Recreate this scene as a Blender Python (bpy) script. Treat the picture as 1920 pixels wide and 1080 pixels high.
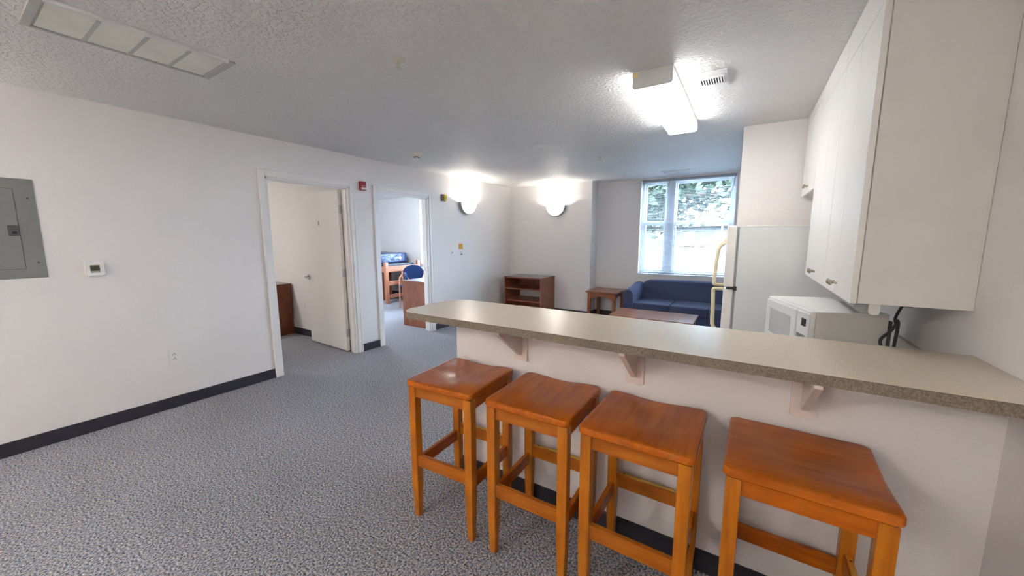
import bpy, bmesh, math, random
from mathutils import Vector, Matrix
random.seed(7)
S = bpy.context.scene
for o in list(bpy.data.objects): bpy.data.objects.remove(o)
C = S.collection
R = math.radians
PI = math.pi

# ------------------------------------------------------------------ camera
cam = bpy.data.cameras.new('camera'); camo = bpy.data.objects.new('camera', cam); C.objects.link(camo)
cam.sensor_width = 36.0; cam.lens = 692.5 / 1920 * 36; cam.clip_start = 0.02; cam.clip_end = 400
camo.matrix_world = (Matrix.Translation((0, 0, 1.448)) @ Matrix.Rotation(0.56513, 4, 'Z')
                     @ Matrix.Rotation(PI / 2 - 0.13483, 4, 'X') @ Matrix.Rotation(-0.00291, 4, 'Z'))
S.camera = camo

# ------------------------------------------------------------------ view, sky, sun, portals
vs = S.view_settings
vs.view_transform = 'Standard'; vs.look = 'None'; vs.gamma = 1; vs.use_curve_mapping = False
vs.exposure = 3.0
W = bpy.data.worlds.new('sky'); S.world = W; W.use_nodes = True
wn = W.node_tree.nodes; wl = W.node_tree.links; wn.clear()
bg = wn.new('ShaderNodeBackground'); out = wn.new('ShaderNodeOutputWorld')
bg.inputs[0].default_value = (0.62, 0.79, 1.0, 1); bg.inputs[1].default_value = 7.5
wl.new(bg.outputs[0], out.inputs[0])
sun = bpy.data.lights.new('sun', 'SUN'); sun.energy = 1.6; sun.angle = R(0.6); sun.color = (1, .95, .86)
suno = bpy.data.objects.new('sun', sun); C.objects.link(suno); suno.rotation_euler = (R(38), 0, R(-25))
def portal(name, loc, sx, sz, rotz=0.0):
    l = bpy.data.lights.new(name, 'AREA'); l.shape = 'RECTANGLE'; l.size = sx; l.size_y = sz
    l.cycles.is_portal = True
    o = bpy.data.objects.new(name, l); C.objects.link(o)
    o.location = loc; o.rotation_euler = (R(-90), 0, rotz)
portal('window_portal', (-0.90, 6.86, 1.62), 1.45, 1.62)
portal('bedroom_window_portal', (-5.73, 6.56, 1.58), 1.86, 1.5)

# ------------------------------------------------------------------ materials
MATS = {}
def nt(name):
    m = bpy.data.materials.new(name); m.use_nodes = True
    t = m.node_tree; b = t.nodes['Principled BSDF']; MATS[name] = m
    return m, t, b
def coords(t, scale=(1, 1, 1), kind='Object'):
    tc = t.nodes.new('ShaderNodeTexCoord'); mp = t.nodes.new('ShaderNodeMapping')
    mp.inputs['Scale'].default_value = scale
    t.links.new(tc.outputs[kind], mp.inputs[0]); return mp.outputs[0]
def noise(t, vec, scale, detail=2, rough=.5):
    n = t.nodes.new('ShaderNodeTexNoise'); n.inputs['Scale'].default_value = scale
    n.inputs['Detail'].default_value = detail; n.inputs['Roughness'].default_value = rough
    t.links.new(vec, n.inputs['Vector']); return n
def ramp(t, fac, stops):
    r = t.nodes.new('ShaderNodeValToRGB'); e = r.color_ramp.elements
    while len(e) < len(stops): e.new(.5)
    for el, (p, c) in zip(e, stops):
        el.position = p; el.color = (c[0], c[1], c[2], 1)
    t.links.new(fac, r.inputs[0]); return r.outputs[0]
def bump(t, b, h, strength, dist):
    n = t.nodes.new('ShaderNodeBump'); n.inputs['Strength'].default_value = strength
    n.inputs['Distance'].default_value = dist
    t.links.new(h, n.inputs['Height']); t.links.new(n.outputs[0], b.inputs['Normal'])
def plain(name, col, rough=.5, metal=0.0, spec=.5, vary=.04, vscale=6, bmp=None):
    m, t, b = nt(name)
    b.inputs['Roughness'].default_value = rough; b.inputs['Metallic'].default_value = metal
    b.inputs['Specular IOR Level'].default_value = spec
    v = coords(t); n = noise(t, v, vscale, 3)
    lo = tuple(c * (1 - vary) for c in col); hi = tuple(min(1, c * (1 + vary)) for c in col)
    t.links.new(ramp(t, n.outputs[0], [(.35, lo), (.65, hi)]), b.inputs['Base Color'])
    if bmp:
        n2 = noise(t, v, bmp[0], 2); bump(t, b, n2.outputs[0], bmp[1], bmp[2])
    return m
def wood(name, dark, mid, light, axis='x', rough=.35, scale=1.0, spec=.5):
    m, t, b = nt(name)
    b.inputs['Roughness'].default_value = rough; b.inputs['Specular IOR Level'].default_value = spec
    sc = {'x': (2, 26, 26), 'y': (26, 2, 26), 'z': (26, 26, 2)}[axis]
    v = coords(t, tuple(s * scale for s in sc))
    n = noise(t, v, 1.6, 5, .6)
    v2 = coords(t, (1, 1, 1)); n2 = noise(t, v2, 7, 2)
    mx = t.nodes.new('ShaderNodeMix'); mx.data_type = 'FLOAT'; mx.inputs[0].default_value = .35
    t.links.new(n.outputs[0], mx.inputs[2]); t.links.new(n2.outputs[0], mx.inputs[3])
    t.links.new(ramp(t, mx.outputs[0], [(.33, dark), (.5, mid), (.68, light)]), b.inputs['Base Color'])
    return m
def emit(name, col, strength, base=(.9, .9, .9)):
    m, t, b = nt(name)
    b.inputs['Base Color'].default_value = (*base, 1); b.inputs['Emission Color'].default_value = (*col, 1)
    b.inputs['Emission Strength'].default_value = strength; b.inputs['Roughness'].default_value = .4
    return m

# walls: painted orange-peel drywall; ceiling: knockdown texture
def painted(name, col, scale, strength, dist, rough=.55, thr=None):
    m, t, b = nt(name)
    b.inputs['Roughness'].default_value = rough; b.inputs['Specular IOR Level'].default_value = .3
    v = coords(t); n0 = noise(t, v, 1.3, 3)
    lo = tuple(c * .97 for c in col)
    t.links.new(ramp(t, n0.outputs[0], [(.3, lo), (.7, col)]), b.inputs['Base Color'])
    n = noise(t, v, scale, 3, .55); h = n.outputs[0]
    if thr: h = ramp(t, h, [(thr[0], (0, 0, 0)), (thr[1], (1, 1, 1))])
    bump(t, b, h, strength, dist)
    return m
painted('wall_paint', (.82, .785, .775), 85, .35, .004)
painted('ceiling_paint', (.80, .785, .775), 46, .8, .006, .5, (.46, .60))
plain('trim_paint', (.84, .81, .785), .35, vary=.006)
plain('door_paint', (.80, .765, .735), .38, vary=.006)
plain('bracket_paint', (.80, .70, .64), .45)
plain('vinyl_base', (.030, .028, .040), .45, vary=.15)
# carpet: blue-grey loop with tan and dark flecks
m, t, b = nt('carpet'); b.inputs['Roughness'].default_value = .95; b.inputs['Specular IOR Level'].default_value = .1
v = coords(t); n = noise(t, v, 105, 3, .72); n2 = noise(t, v, 60, 2, .6); nb = noise(t, v, 1.1, 3)
c1 = ramp(t, n.outputs[0], [(.36, (.035, .042, .06)), (.46, (.20, .21, .245)), (.55, (.40, .405, .44)), (.66, (.68, .67, .67))])
c2 = ramp(t, n2.outputs[0], [(.42, (.90, .98, 1.12)), (.58, (1.14, 1.03, .92))])
mx = t.nodes.new('ShaderNodeMix'); mx.data_type = 'RGBA'; mx.blend_type = 'MULTIPLY'; mx.inputs[0].default_value = 1
t.links.new(c1, mx.inputs[6]); t.links.new(c2, mx.inputs[7])
c3 = ramp(t, nb.outputs[0], [(.3, (.90, .90, .90)), (.7, (1.04, 1.04, 1.04))])
mx2 = t.nodes.new('ShaderNodeMix'); mx2.data_type = 'RGBA'; mx2.blend_type = 'MULTIPLY'; mx2.inputs[0].default_value = 1
t.links.new(mx.outputs[2], mx2.inputs[6]); t.links.new(c3, mx2.inputs[7])
t.links.new(mx2.outputs[2], b.inputs['Base Color']); bump(t, b, n.outputs[0], .8, .006)
# laminate: warm grey fine speckle
def laminate(name, a, bcol, c, rough, sc=420):
    m, t, b = nt(name); b.inputs['Roughness'].default_value = rough; b.inputs['Specular IOR Level'].default_value = .5
    v = coords(t); n = noise(t, v, sc, 2, .8)
    t.links.new(ramp(t, n.outputs[0], [(.34, a), (.5, bcol), (.66, c)]), b.inputs['Base Color'])
laminate('laminate_top', (.52, .455, .36), (.61, .535, .425), (.67, .595, .485), .24)
laminate('laminate_edge', (.125, .095, .066), (.205, .165, .118), (.28, .235, .175), .45, 230)
plain('laminate_core', (.03, .022, .016), .6)
laminate('grey_laminate', (.20, .20, .205), (.24, .24, .245), (.28, .28, .285), .3)
wood('stool_wood_x', (.27, .066, .005), (.39, .110, .007), (.48, .15, .012), 'x', .28, spec=.35)
wood('stool_wood_y', (.31, .066, .004), (.43, .104, .006), (.52, .145, .010), 'y', .14, spec=.28)
wood('stool_wood_z', (.32, .085, .005), (.46, .142, .008), (.55, .19, .013), 'z', .28, spec=.35)
wood('cherry_x', (.19, .055, .025), (.29, .092, .042), (.36, .125, .06), 'x', .33)
wood('cherry_y', (.19, .055, .025), (.29, .092, .042), (.36, .125, .06), 'y', .33)
wood('cherry_z', (.19, .055, .025), (.29, .092, .042), (.36, .125, .06), 'z', .33)
wood('table_wood_x', (.27, .092, .042), (.31, .108, .048), (.35, .125, .058), 'x', .28)
wood('table_wood_z', (.23, .065, .02), (.34, .105, .032), (.42, .14, .045), 'z', .3)
wood('desk_dark_z', (.13, .030, .009), (.20, .050, .014), (.26, .07, .02), 'z', .35)
wood('bed_wood_y', (.36, .13, .07), (.50, .20, .115), (.58, .26, .16), 'y', .35)
wood('bed_wood_z', (.36, .13, .07), (.50, .20, .115), (.58, .26, .16), 'z', .35)
def fabric(name, col, sc=260):
    m, t, b = nt(name); b.inputs['Roughness'].default_value = .9; b.inputs['Specular IOR Level'].default_value = .15
    b.inputs['Sheen Weight'].default_value = .25; b.inputs['Sheen Tint'].default_value = (.5, .6, .8, 1)
    v = coords(t); n = noise(t, v, sc, 2, .7)
    lo = tuple(c * .7 for c in col); hi = tuple(c * 1.3 for c in col)
    t.links.new(ramp(t, n.outputs[0], [(.35, lo), (.65, hi)]), b.inputs['Base Color'])
    bump(t, b, n.outputs[0], .25, .002)
fabric('sofa_blue', (.066, .080, .150))
fabric('chair_blue', (.015, .035, .12))
plain('mattress_vinyl', (.014, .028, .085), .30, vary=.2, vscale=9, bmp=(9, .5, .03))
plain('mattress_dark', (.02, .022, .028), .4, vary=.2)
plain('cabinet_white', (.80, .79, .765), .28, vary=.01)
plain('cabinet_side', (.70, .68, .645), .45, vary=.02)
plain('enamel_white', (.74, .755, .76), .28, vary=.015)
plain('enamel_door', (.80, .775, .74), .3, vary=.01)
plain('handle_cream', (.80, .69, .46), .35)
plain('gasket_grey', (.33, .34, .36), .6)
plain('black_plastic', (.015, .015, .017), .4)
plain('dark_grey_plastic', (.085, .08, .085), .5)
plain('cord_rubber', (.055, .052, .054), .5)
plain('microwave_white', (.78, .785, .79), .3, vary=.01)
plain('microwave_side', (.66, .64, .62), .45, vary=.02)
plain('microwave_glass', (.60, .61, .625), .25, vary=.03)
plain('panel_grey', (.215, .22, .215), .42, vary=.03)
plain('panel_seam', (.07, .07, .07), .6)
plain('white_plastic', (.80, .79, .765), .4, vary=.01)
plain('aged_plastic', (.70, .66, .55), .45)
plain('slot_dark', (.06, .06, .06), .6)
plain('lcd_green', (.075, .080, .048), .3)
plain('lcd_digit', (.022, .024, .012), .4)
plain('lcd_strip', (.24, .25, .24), .4)
plain('alarm_red', (.33, .012, .012), .4)
plain('label_white', (.75, .70, .70), .5)
plain('alarm_pink', (.62, .30, .32), .5)
plain('device_grey', (.20, .185, .16), .5)
plain('device_yellow', (.85, .66, .02), .4)
plain('sticker_orange', (.66, .34, .04), .6)
plain('tape_yellow', (.78, .64, .30), .6)
plain('brass', (.72, .45, .10), .35, 1.0)
plain('nickel', (.55, .48, .38), .25, 1.0)
plain('steel', (.50, .51, .52), .3, 1.0)
plain('sconce_metal', (.40, .415, .43), .35, .6)
plain('fixture_metal', (.62, .63, .62), .45)
plain('grille_frame', (.50, .50, .47), .5)
plain('grille_filter', (.84, .83, .74), .8)
plain('vent_white', (.80, .795, .78), .45)
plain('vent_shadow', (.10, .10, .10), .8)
plain('window_vinyl', (.78, .80, .82), .4)
plain('blind_slat', (.36, .39, .44), .45)
plain('wand_plastic', (.32, .30, .34), .35)
plain('gap_shade_paint', (.33, .31, .28), .7)
emit('kitchen_diffuser', (1.0, .985, .96), 2.55)
emit('sconce_glass', (1.0, .97, .90), .35)
emit('dome_glass', (1.0, .93, .865), 19.0)
emit('bedroom_dome_glass', (1.0, .95, .88), 19.0)
emit('added_far_dome_glass', (.86, .94, 1.0), 30.0)  # bluish glow of the added lamp that replaces daylight
m, t, b = nt('window_glass'); t.nodes.remove(b)
g = t.nodes.new('ShaderNodeBsdfGlossy'); g.inputs['Roughness'].default_value = .02
tr = t.nodes.new('ShaderNodeBsdfTransparent'); tr.inputs[0].default_value = (.94, .97, .98, 1)
mxs = t.nodes.new('ShaderNodeMixShader'); mxs.inputs[0].default_value = .06
t.links.new(tr.outputs[0], mxs.inputs[1]); t.links.new(g.outputs[0], mxs.inputs[2])
t.links.new(mxs.outputs[0], t.nodes['Material Output'].inputs[0])
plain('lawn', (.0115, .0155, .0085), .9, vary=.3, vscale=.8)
plain('dark_ground', (.0065, .007, .008), .9, vary=.1)
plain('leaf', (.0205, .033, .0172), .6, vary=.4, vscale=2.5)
plain('bark', (.10, .075, .05), .9, vary=.3)
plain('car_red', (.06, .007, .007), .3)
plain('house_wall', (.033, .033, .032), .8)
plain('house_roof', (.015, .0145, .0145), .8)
plain('post_wood', (.25, .18, .13), .8)

# ------------------------------------------------------------------ mesh helpers
class MB:
    def __init__(self): self.v = []; self.f = []
    def add(self, vs_, fs):
        k = len(self.v); self.v += [tuple(p) for p in vs_]; self.f += [tuple(i + k for i in f) for f in fs]; return self
    def box(self, x0, x1, y0, y1, z0, z1):
        return self.add([(x0, y0, z0), (x1, y0, z0), (x1, y1, z0), (x0, y1, z0), (x0, y0, z1), (x1, y0, z1), (x1, y1, z1), (x0, y1, z1)],
                        [(0, 3, 2, 1), (4, 5, 6, 7), (0, 1, 5, 4), (1, 2, 6, 5), (2, 3, 7, 6), (3, 0, 4, 7)])
    def rings(self, rs, caps=True, closed=True):
        n = len(rs[0]); vs_ = [p for r in rs for p in r]; fs = []
        for i in range(len(rs) - 1):
            for j in range(n if closed else n - 1):
                a = i * n + j; b_ = i * n + (j + 1) % n
                fs.append((a, b_, b_ + n, a + n))
        if caps:
            fs.append(tuple(reversed(range(n)))); fs.append(tuple(range((len(rs) - 1) * n, len(rs) * n)))
        return self.add(vs_, fs)
    def prism(self, pts, axis, d0, d1):
        def P(a, b_, d):
            return {'x': (d, a, b_), 'y': (a, d, b_), 'z': (a, b_, d)}[axis]
        return self.rings([[P(a, b_, d0) for a, b_ in pts], [P(a, b_, d1) for a, b_ in pts]])
    def cyl(self, p, q, r0, r1=None, n=16):
        r1 = r0 if r1 is None else r1
        p = Vector(p); q = Vector(q); d = (q - p).normalized()
        u = d.orthogonal().normalized(); w = d.cross(u)
        f = lambda c, r: [c + (u * math.cos(2 * PI * i / n) + w * math.sin(2 * PI * i / n)) * r for i in range(n)]
        return self.rings([f(p, r0), f(q, r1)])
    def tube(self, pts, r, n=8, flat=1.0):
        pts = [Vector(p) for p in pts]; rs = []; up = None
        for i, p in enumerate(pts):
            d = (pts[min(i + 1, len(pts) - 1)] - pts[max(i - 1, 0)]).normalized()
            if up is None: up = d.orthogonal().normalized()
            u = (up - d * up.dot(d)).normalized(); up = u; w = d.cross(u)
            rs.append([p + (u * math.cos(2 * PI * k / n) + w * math.sin(2 * PI * k / n) * flat) * r for k in range(n)])
        return self.rings(rs)
    def lathe(self, prof, c=(0, 0, 0), n=24):
        return self.rings([[(c[0] + r * math.cos(2 * PI * i / n), c[1] + r * math.sin(2 * PI * i / n), c[2] + z) for i in range(n)] for r, z in prof])
OFF = {}
def kids(o): return OFF.get(o.name, Vector((0, 0, 0)))
def obj(name, mb, mat, parent=None, bev=0, seg=2, smooth=False, world=True):
    me = bpy.data.meshes.new(name)
    off = kids(parent) if (parent and world) else Vector((0, 0, 0))
    me.from_pydata([tuple(Vector(p) - off) for p in mb.v], [], mb.f)
    bm = bmesh.new(); bm.from_mesh(me); bmesh.ops.recalc_face_normals(bm, faces=bm.faces[:]); bm.to_mesh(me); bm.free()
    me.materials.append(MATS[mat])
    o = bpy.data.objects.new(name, me); C.objects.link(o)
    if parent: o.parent = parent; OFF[o.name] = off
    if bev:
        md = o.modifiers.new('bevel', 'BEVEL'); md.width = bev; md.segments = seg; md.limit_method = 'ANGLE'; md.angle_limit = R(40)
    if smooth or bev:
        for p in me.polygons: p.use_smooth = True
        if bev: md.harden_normals = True
        else:
            bpy.context.view_layer.objects.active = None
            me.set_sharp_from_angle(angle=R(40))
    return o
def tag(o, label, cat, group=None):
    o['label'] = label; o['category'] = cat
    if group: o['group'] = group
    return o
def thing(name, label, cat, loc=(0, 0, 0), rotz=0.0, group=None):
    o = bpy.data.objects.new(name, None); C.objects.link(o); o.empty_display_size = .1
    o.location = loc; o.rotation_euler = (0, 0, rotz); tag(o, label, cat, group)
    OFF[o.name] = Vector(loc); return o
def struct(name, mb, mat, label, parent=None, bev=0):
    o = obj(name, mb, mat, parent, bev); o['kind'] = 'structure'; o['label'] = label; return o
def copy_tree(o, parent=None):
    c = o.copy(); C.objects.link(c)
    if parent: c.parent = parent
    for ch in list(o.children): copy_tree(ch, c)
    return c
def rrect(x0, x1, y0, y1, r, n=6, corners=(1, 1, 1, 1)):
    pts = []
    for (cx, cy, a0, k) in ((x1, y0, -PI / 2, 1), (x1, y1, 0, 2), (x0, y1, PI / 2, 3), (x0, y0, PI, 0)):
        rr = r if not isinstance(r, (list, tuple)) else r[k]
        if rr <= 0: pts.append((cx, cy)); continue
        ccx = cx - rr if cx == x1 else cx + rr; ccy = cy - rr if cy == y1 else cy + rr
        for i in range(n + 1):
            a = a0 + PI / 2 * i / n; pts.append((ccx + rr * math.cos(a), ccy + rr * math.sin(a)))
    return pts
def text_mesh(name, body, size, mat, parent, mtx, depth=.0004):
    cu = bpy.data.curves.new(name, 'FONT'); cu.body = body; cu.size = size; cu.align_x = 'CENTER'; cu.align_y = 'CENTER'; cu.extrude = depth
    tmp = bpy.data.objects.new(name, cu); C.objects.link(tmp)
    dg = bpy.context.evaluated_depsgraph_get(); me = bpy.data.meshes.new_from_object(tmp.evaluated_get(dg))
    bpy.data.objects.remove(tmp); me.transform(mtx); me.name = name
    me.materials.clear(); me.materials.append(MATS[mat])
    o = bpy.data.objects.new(name, me); C.objects.link(o); o.parent = parent; OFF[o.name] = kids(parent); return o
def face_px():   # text plane facing +X, reading along +Y
    return Matrix(((0, 0, 1, 0), (1, 0, 0, 0), (0, 1, 0, 0), (0, 0, 0, 1)))

# ------------------------------------------------------------------ dimensions
XL, XR, H = -4.10, 0.69, 2.44
YB, YW, YK, YP = 6.40, 6.70, 4.10, 1.66
YN = -3.30
LW = -4.22                        # far face of the left wall
D1 = (1.88, 2.80); D2 = (3.20, 4.12); DH = 2.06

# ------------------------------------------------------------------ setting
struct('floor', MB().box(-9.0, 1.0, YN - .2, 7.0, -.12, 0), 'carpet', 'blue grey speckled carpet floor')
struct('ceiling', MB().box(-9.0, 1.0, YN - .2, 7.0, H, H + .15), 'ceiling_paint', 'grey white knockdown textured ceiling')
w = MB()
w.box(LW, XL, YN, D1[0], 0, H).box(LW, XL, D1[1], D2[0], 0, H).box(LW, XL, D2[1], YB, 0, H)
w.box(LW, XL, D1[0], D1[1], DH, H).box(LW, XL, D2[0], D2[1], DH, H)
struct('wall_left', w, 'wall_paint', 'long white textured wall with two bedroom doorways')
struct('wall_back', MB().box(XL - .12, -2.38, YB, YW + .25, 0, H), 'wall_paint', 'white wall behind the media stand')
WX0, WX1, WZ0, WZ1 = -1.61, -0.20, .82, 2.415
w = MB().box(-2.38, WX0, YW, YW + .25, 0, H).box(WX1, XR + .2, YW, YW + .25, 0, H)
w.box(WX0, WX1, YW, YW + .25, 0, WZ0).box(WX0, WX1, YW, YW + .25, WZ1, H)
struct('wall_window', w, 'wall_paint', 'recessed white wall around the living room window')
struct('wall_kitchen', MB().box(-.10, XR, YK, YK + .12, 0, H), 'wall_paint', 'white wall end behind the refrigerator')
struct('wall_right', MB().box(XR, XR + .12, YN, YW, 0, H), 'wall_paint', 'white right wall carrying the kitchen cabinets')
struct('wall_near', MB().box(LW, XR + .12, YN - .12, YN, 0, H), 'wall_paint', 'white wall behind the viewer')
struct('wall_counter', MB().box(-1.45, XR, YP, YP + .12, 0, 1.003), 'wall_paint', 'white textured half wall under the bar counter')
# bedrooms behind the left wall
struct('wall_partition', MB().box(-8.9, LW, 2.92, 3.04, 0, H), 'wall_paint', 'white partition between the two bedrooms')
struct('wall_far', MB().box(-9.0, -8.85, YN, YB + .25, 0, H), 'wall_paint', 'far white bedroom wall')
struct('wall_bedroom_near', MB().box(-8.9, LW, -.6, -.48, 0, H), 'wall_paint', 'near white wall of the first bedroom')
BX0, BX1, BZ0, BZ1 = -6.66, -4.80, .83, 2.34
w = MB().box(-8.9, BX0, YB, YB + .16, 0, H).box(BX1, LW, YB, YB + .16, 0, H)
w.box(BX0, BX1, YB, YB + .16, 0, BZ0).box(BX0, BX1, YB, YB + .16, BZ1, H)
struct('wall_bedroom_back', w, 'wall_paint', 'white bedroom wall around its window')
# baseboards
b_ = MB(); T = .012; BH = .098
b_.box(XL, XL + T, YN, 1.812, 0, BH).box(XL, XL + T, 2.868, 3.132, 0, BH).box(XL, XL + T, 4.188, YB, 0, BH)
struct('baseboard_left', b_, 'vinyl_base', 'dark vinyl cove base along the left wall', bev=.003)
struct('baseboard_back', MB().box(XL + T, -2.38, YB - T, YB, 0, BH).box(-2.38, -2.38 + T, YB - T, YW - T, 0, BH), 'vinyl_base', 'dark vinyl base under the back wall')
struct('baseboard_window', MB().box(-2.38, XR, YW - T, YW, 0, BH), 'vinyl_base', 'dark vinyl base under the window wall')
struct('baseboard_counter', MB().box(-1.45, XR, YP - T, YP, 0, BH).box(-1.45 - T, -1.45, YP - T, YP + .12, 0, BH), 'vinyl_base', 'dark vinyl base along the half wall behind the stools')
struct('baseboard_right', MB().box(XR - T, XR, YN, YP - T, 0, BH), 'vinyl_base', 'dark vinyl base along the right wall')
struct('baseboard_bedroom', MB().box(-8.85, LW - .01, 2.92 - T, 2.92, 0, BH), 'vinyl_base', 'dark vinyl base on the bedroom partition behind the open door')
struct('baseboard_bedroom_back', MB().box(-8.85, LW, YB - T, YB, 0, BH).box(-8.85, -8.85 + T, 3.04, YB, 0, BH), 'vinyl_base', 'dark vinyl base in the far bedroom')
# door casings
def casing(name, d, label):
    y0, y1 = d; cw = .062; ct = .016; g = .004
    root = bpy.data.objects.new(name, None); C.objects.link(root); root.location = (XL, (y0 + y1) / 2, 0)
    root['kind'] = 'structure'; root['label'] = label; OFF[root.name] = Vector(root.location)
    obj('side_casing', MB().box(XL, XL + ct, y0 - cw - g, y0 - g, 0, DH + cw).box(XL + ct, XL + ct + .006, y0 - cw - g, y0 - cw + .012, 0, DH + cw), 'trim_paint', root, .003)
    obj('side_casing', MB().box(XL, XL + ct, y1 + g, y1 + cw + g, 0, DH + cw).box(XL + ct, XL + ct + .006, y1 + cw - .012, y1 + cw + g, 0, DH + cw), 'trim_paint', root, .003)
    obj('head_casing', MB().box(XL, XL + ct, y0 - g, y1 + g, DH + .004, DH + cw).box(XL + ct, XL + ct + .006, y0 - cw, y1 + cw, DH + cw - .012, DH + cw), 'trim_paint', root, .003)
    j = MB().box(LW - .004, XL + .004, y0 - .002, y0 + .018, 0, DH).box(LW - .004, XL + .004, y1 - .018, y1 + .002, 0, DH).box(LW - .004, XL + .004, y0, y1, DH - .018, DH + .002)
    jo = obj('jamb', j, 'trim_paint', root)
    st = MB().box(-4.165, -4.125, y0 + .018, y0 + .030, 0, DH - .018).box(-4.165, -4.125, y1 - .030, y1 - .018, 0, DH - .018).box(-4.165, -4.125, y0 + .018, y1 - .018, DH - .03, DH - .018)
    obj('stop', st, 'trim_paint', root)
    return root
c1_ = casing('trim_1', D1, 'cream door casing around the nearer bedroom doorway')
c2_ = casing('trim_2', D2, 'cream door casing around the farther bedroom doorway')
obj('strike_plate', MB().box(-4.20, -4.168, D2[1] - .0205, D2[1] - .018, .94, 1.0), 'steel', c2_)
# door leaf 1, open into the bedroom, hinged at the far jamb
def leaf(name, hinge, ang, label, face):
    root = bpy.data.objects.new(name, None); C.objects.link(root)
    root.location = hinge; root.rotation_euler = (0, 0, ang); root['kind'] = 'structure'; root['label'] = label; OFF[root.name] = Vector((0, 0, 0))
    s = face
    obj('door_panel', MB().box(.004, .905, *sorted((0, s * .044)), .018, 2.035), 'door_paint', root, .002)
    h = obj('lever_handle', MB().cyl((.845, s * .044, .925), (.845, s * .052, .925), .032, .032, 24)
            .cyl((.845, s * .05, .925), (.845, s * .098, .925), .012)
            .tube([(.845, s * .095, .925), (.80, s * .098, .926), (.755, s * .094, .922), (.735, s * .088, .918)], .010, 10), 'steel', root, smooth=True)
    obj('latch_plate', MB().box(.905, .9065, *sorted((s * .010, s * .034)), .885, .965), 'steel', root)
    for z in (.25, 1.02, 1.80):
        obj('hinge', MB().cyl((-.006, s * -.004, z - .05), (-.006, s * -.004, z + .05), .007, None, 10).box(.0, .0045, *sorted((s * .002, s * .04)), z - .05, z + .05), 'steel', root)
    return root
l1 = leaf('door_1', (-4.232, 2.782, 0), PI - R(3.0), 'cream flush bedroom door standing open', 1)
obj('door_sign', MB().box(.47, .505, .044, .0455, 1.615, 1.675), 'steel', l1)
obj('sign_mark', MB().box(.479, .492, .0455, .0462, 1.628, 1.66), 'device_grey', l1)
l2 = leaf('door_2', (-4.24, 3.215, 0), PI + R(2), 'cream flush bedroom door folded back against the partition', 1)

# windows
def window(name, x0, x1, z0, z1, y, splits, rail, label, depth=.07):
    root = bpy.data.objects.new(name, None); C.objects.link(root); root.location = ((x0 + x1) / 2, y, z0)
    root['kind'] = 'structure'; root['label'] = label; OFF[root.name] = Vector(root.location)
    f = .045
    fr = MB().box(x0, x0 + f, y, y + depth, z0, z1).box(x1 - f, x1, y, y + depth, z0, z1).box(x0 + f, x1 - f, y, y + depth, z0, z0 + f).box(x0 + f, x1 - f, y, y + depth, z1 - f, z1)
    obj('window_frame', fr, 'window_vinyl', root)
    xs = [x0 + f] + [k for s in splits for k in s] + [x1 - f]
    for s in splits: obj('mullion', MB().box(s[0], s[1], y - .01, y + depth, z0 + f, z1 - f), 'window_vinyl', root)
    for i in range(0, len(xs), 2):
        a, c = xs[i], xs[i + 1]
        for (k0, k1, dy) in ((z0 + f, rail, .0), (rail, z1 - f, .03)):
            s_ = .032; ya = y + .006 + dy; yb = ya + .028
            sm = MB().box(a, a + s_, ya, yb, k0, k1).box(c - s_, c, ya, yb, k0, k1).box(a + s_, c - s_, ya, yb, k0, k0 + s_).box(a + s_, c - s_, ya, yb, k1 - s_, k1)
            so = obj('sash', sm, 'window_vinyl', root)
            obj('pane', MB().box(a + s_, c - s_, ya + .012, ya + .016, k0 + s_, k1 - s_), 'window_glass', so)
    return root
window('window_1', WX0, WX1, WZ0, WZ1, YW + .10, [(-1.20, -1.075)], 1.70, 'double hung living room window with a wide mullion')
struct('window_sill', MB().box(WX0, WX1, YW - .015, YW + .10, WZ0 - .02, WZ0 + .004), 'window_vinyl', 'white sill under the living room window', bev=.004)
window('window_2', BX0, BX1, BZ0, BZ1, YB + .07, [], 1.55, 'bright bedroom window seen through the doorway')

# ------------------------------------------------------------------ window blind
bl = thing('window_blind', 'white horizontal slat blind hanging in the living room window', 'blind', ((WX0 + WX1) / 2, YW + .045, WZ0 + .01))
obj('head_rail', MB().box(WX0 + .012, WX1 - .012, YW + .025, YW + .065, WZ1 - .035, WZ1 - .004), 'blind_slat', bl, .003)
obj('bottom_rail', MB().box(WX0 + .014, WX1 - .014, YW + .032, YW + .058, WZ0 + .012, WZ0 + .028), 'blind_slat', bl, .003)
sl = MB(); z = WZ0 + .045; tl = R(-7)
while z < WZ1 - .045:
    dy = .0125 * math.cos(tl); dz = .0125 * math.sin(tl); th = .0006; y = YW + .045
    pr = [(y - dy, z + dz), (y, z + .0016), (y + dy, z - dz), (y + dy, z - dz - th), (y, z + .0016 - th), (y - dy, z + dz - th)]
    sl.prism(pr, 'x', WX0 + .016, WX1 - .016); z += .0232
o = obj('slats', sl, 'blind_slat', bl); o['kind'] = 'stuff'
for x in (-1.47, -1.30, -.95, -.62, -.32):
    obj('ladder_cord', MB().cyl((x, YW + .031, WZ0 + .02), (x, YW + .031, WZ1 - .03), .0009, None, 5), 'blind_slat', bl)
for a, c in (((-1.165, YW + .018, 2.385), (-1.268, YW - .03, 1.69)), ((-.222, YW + .018, 2.385), (-.335, YW - .03, 1.715))):
    obj('tilt_wand', MB().cyl(a, c, .0045, None, 8), 'wand_plastic', bl, smooth=True)

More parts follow.
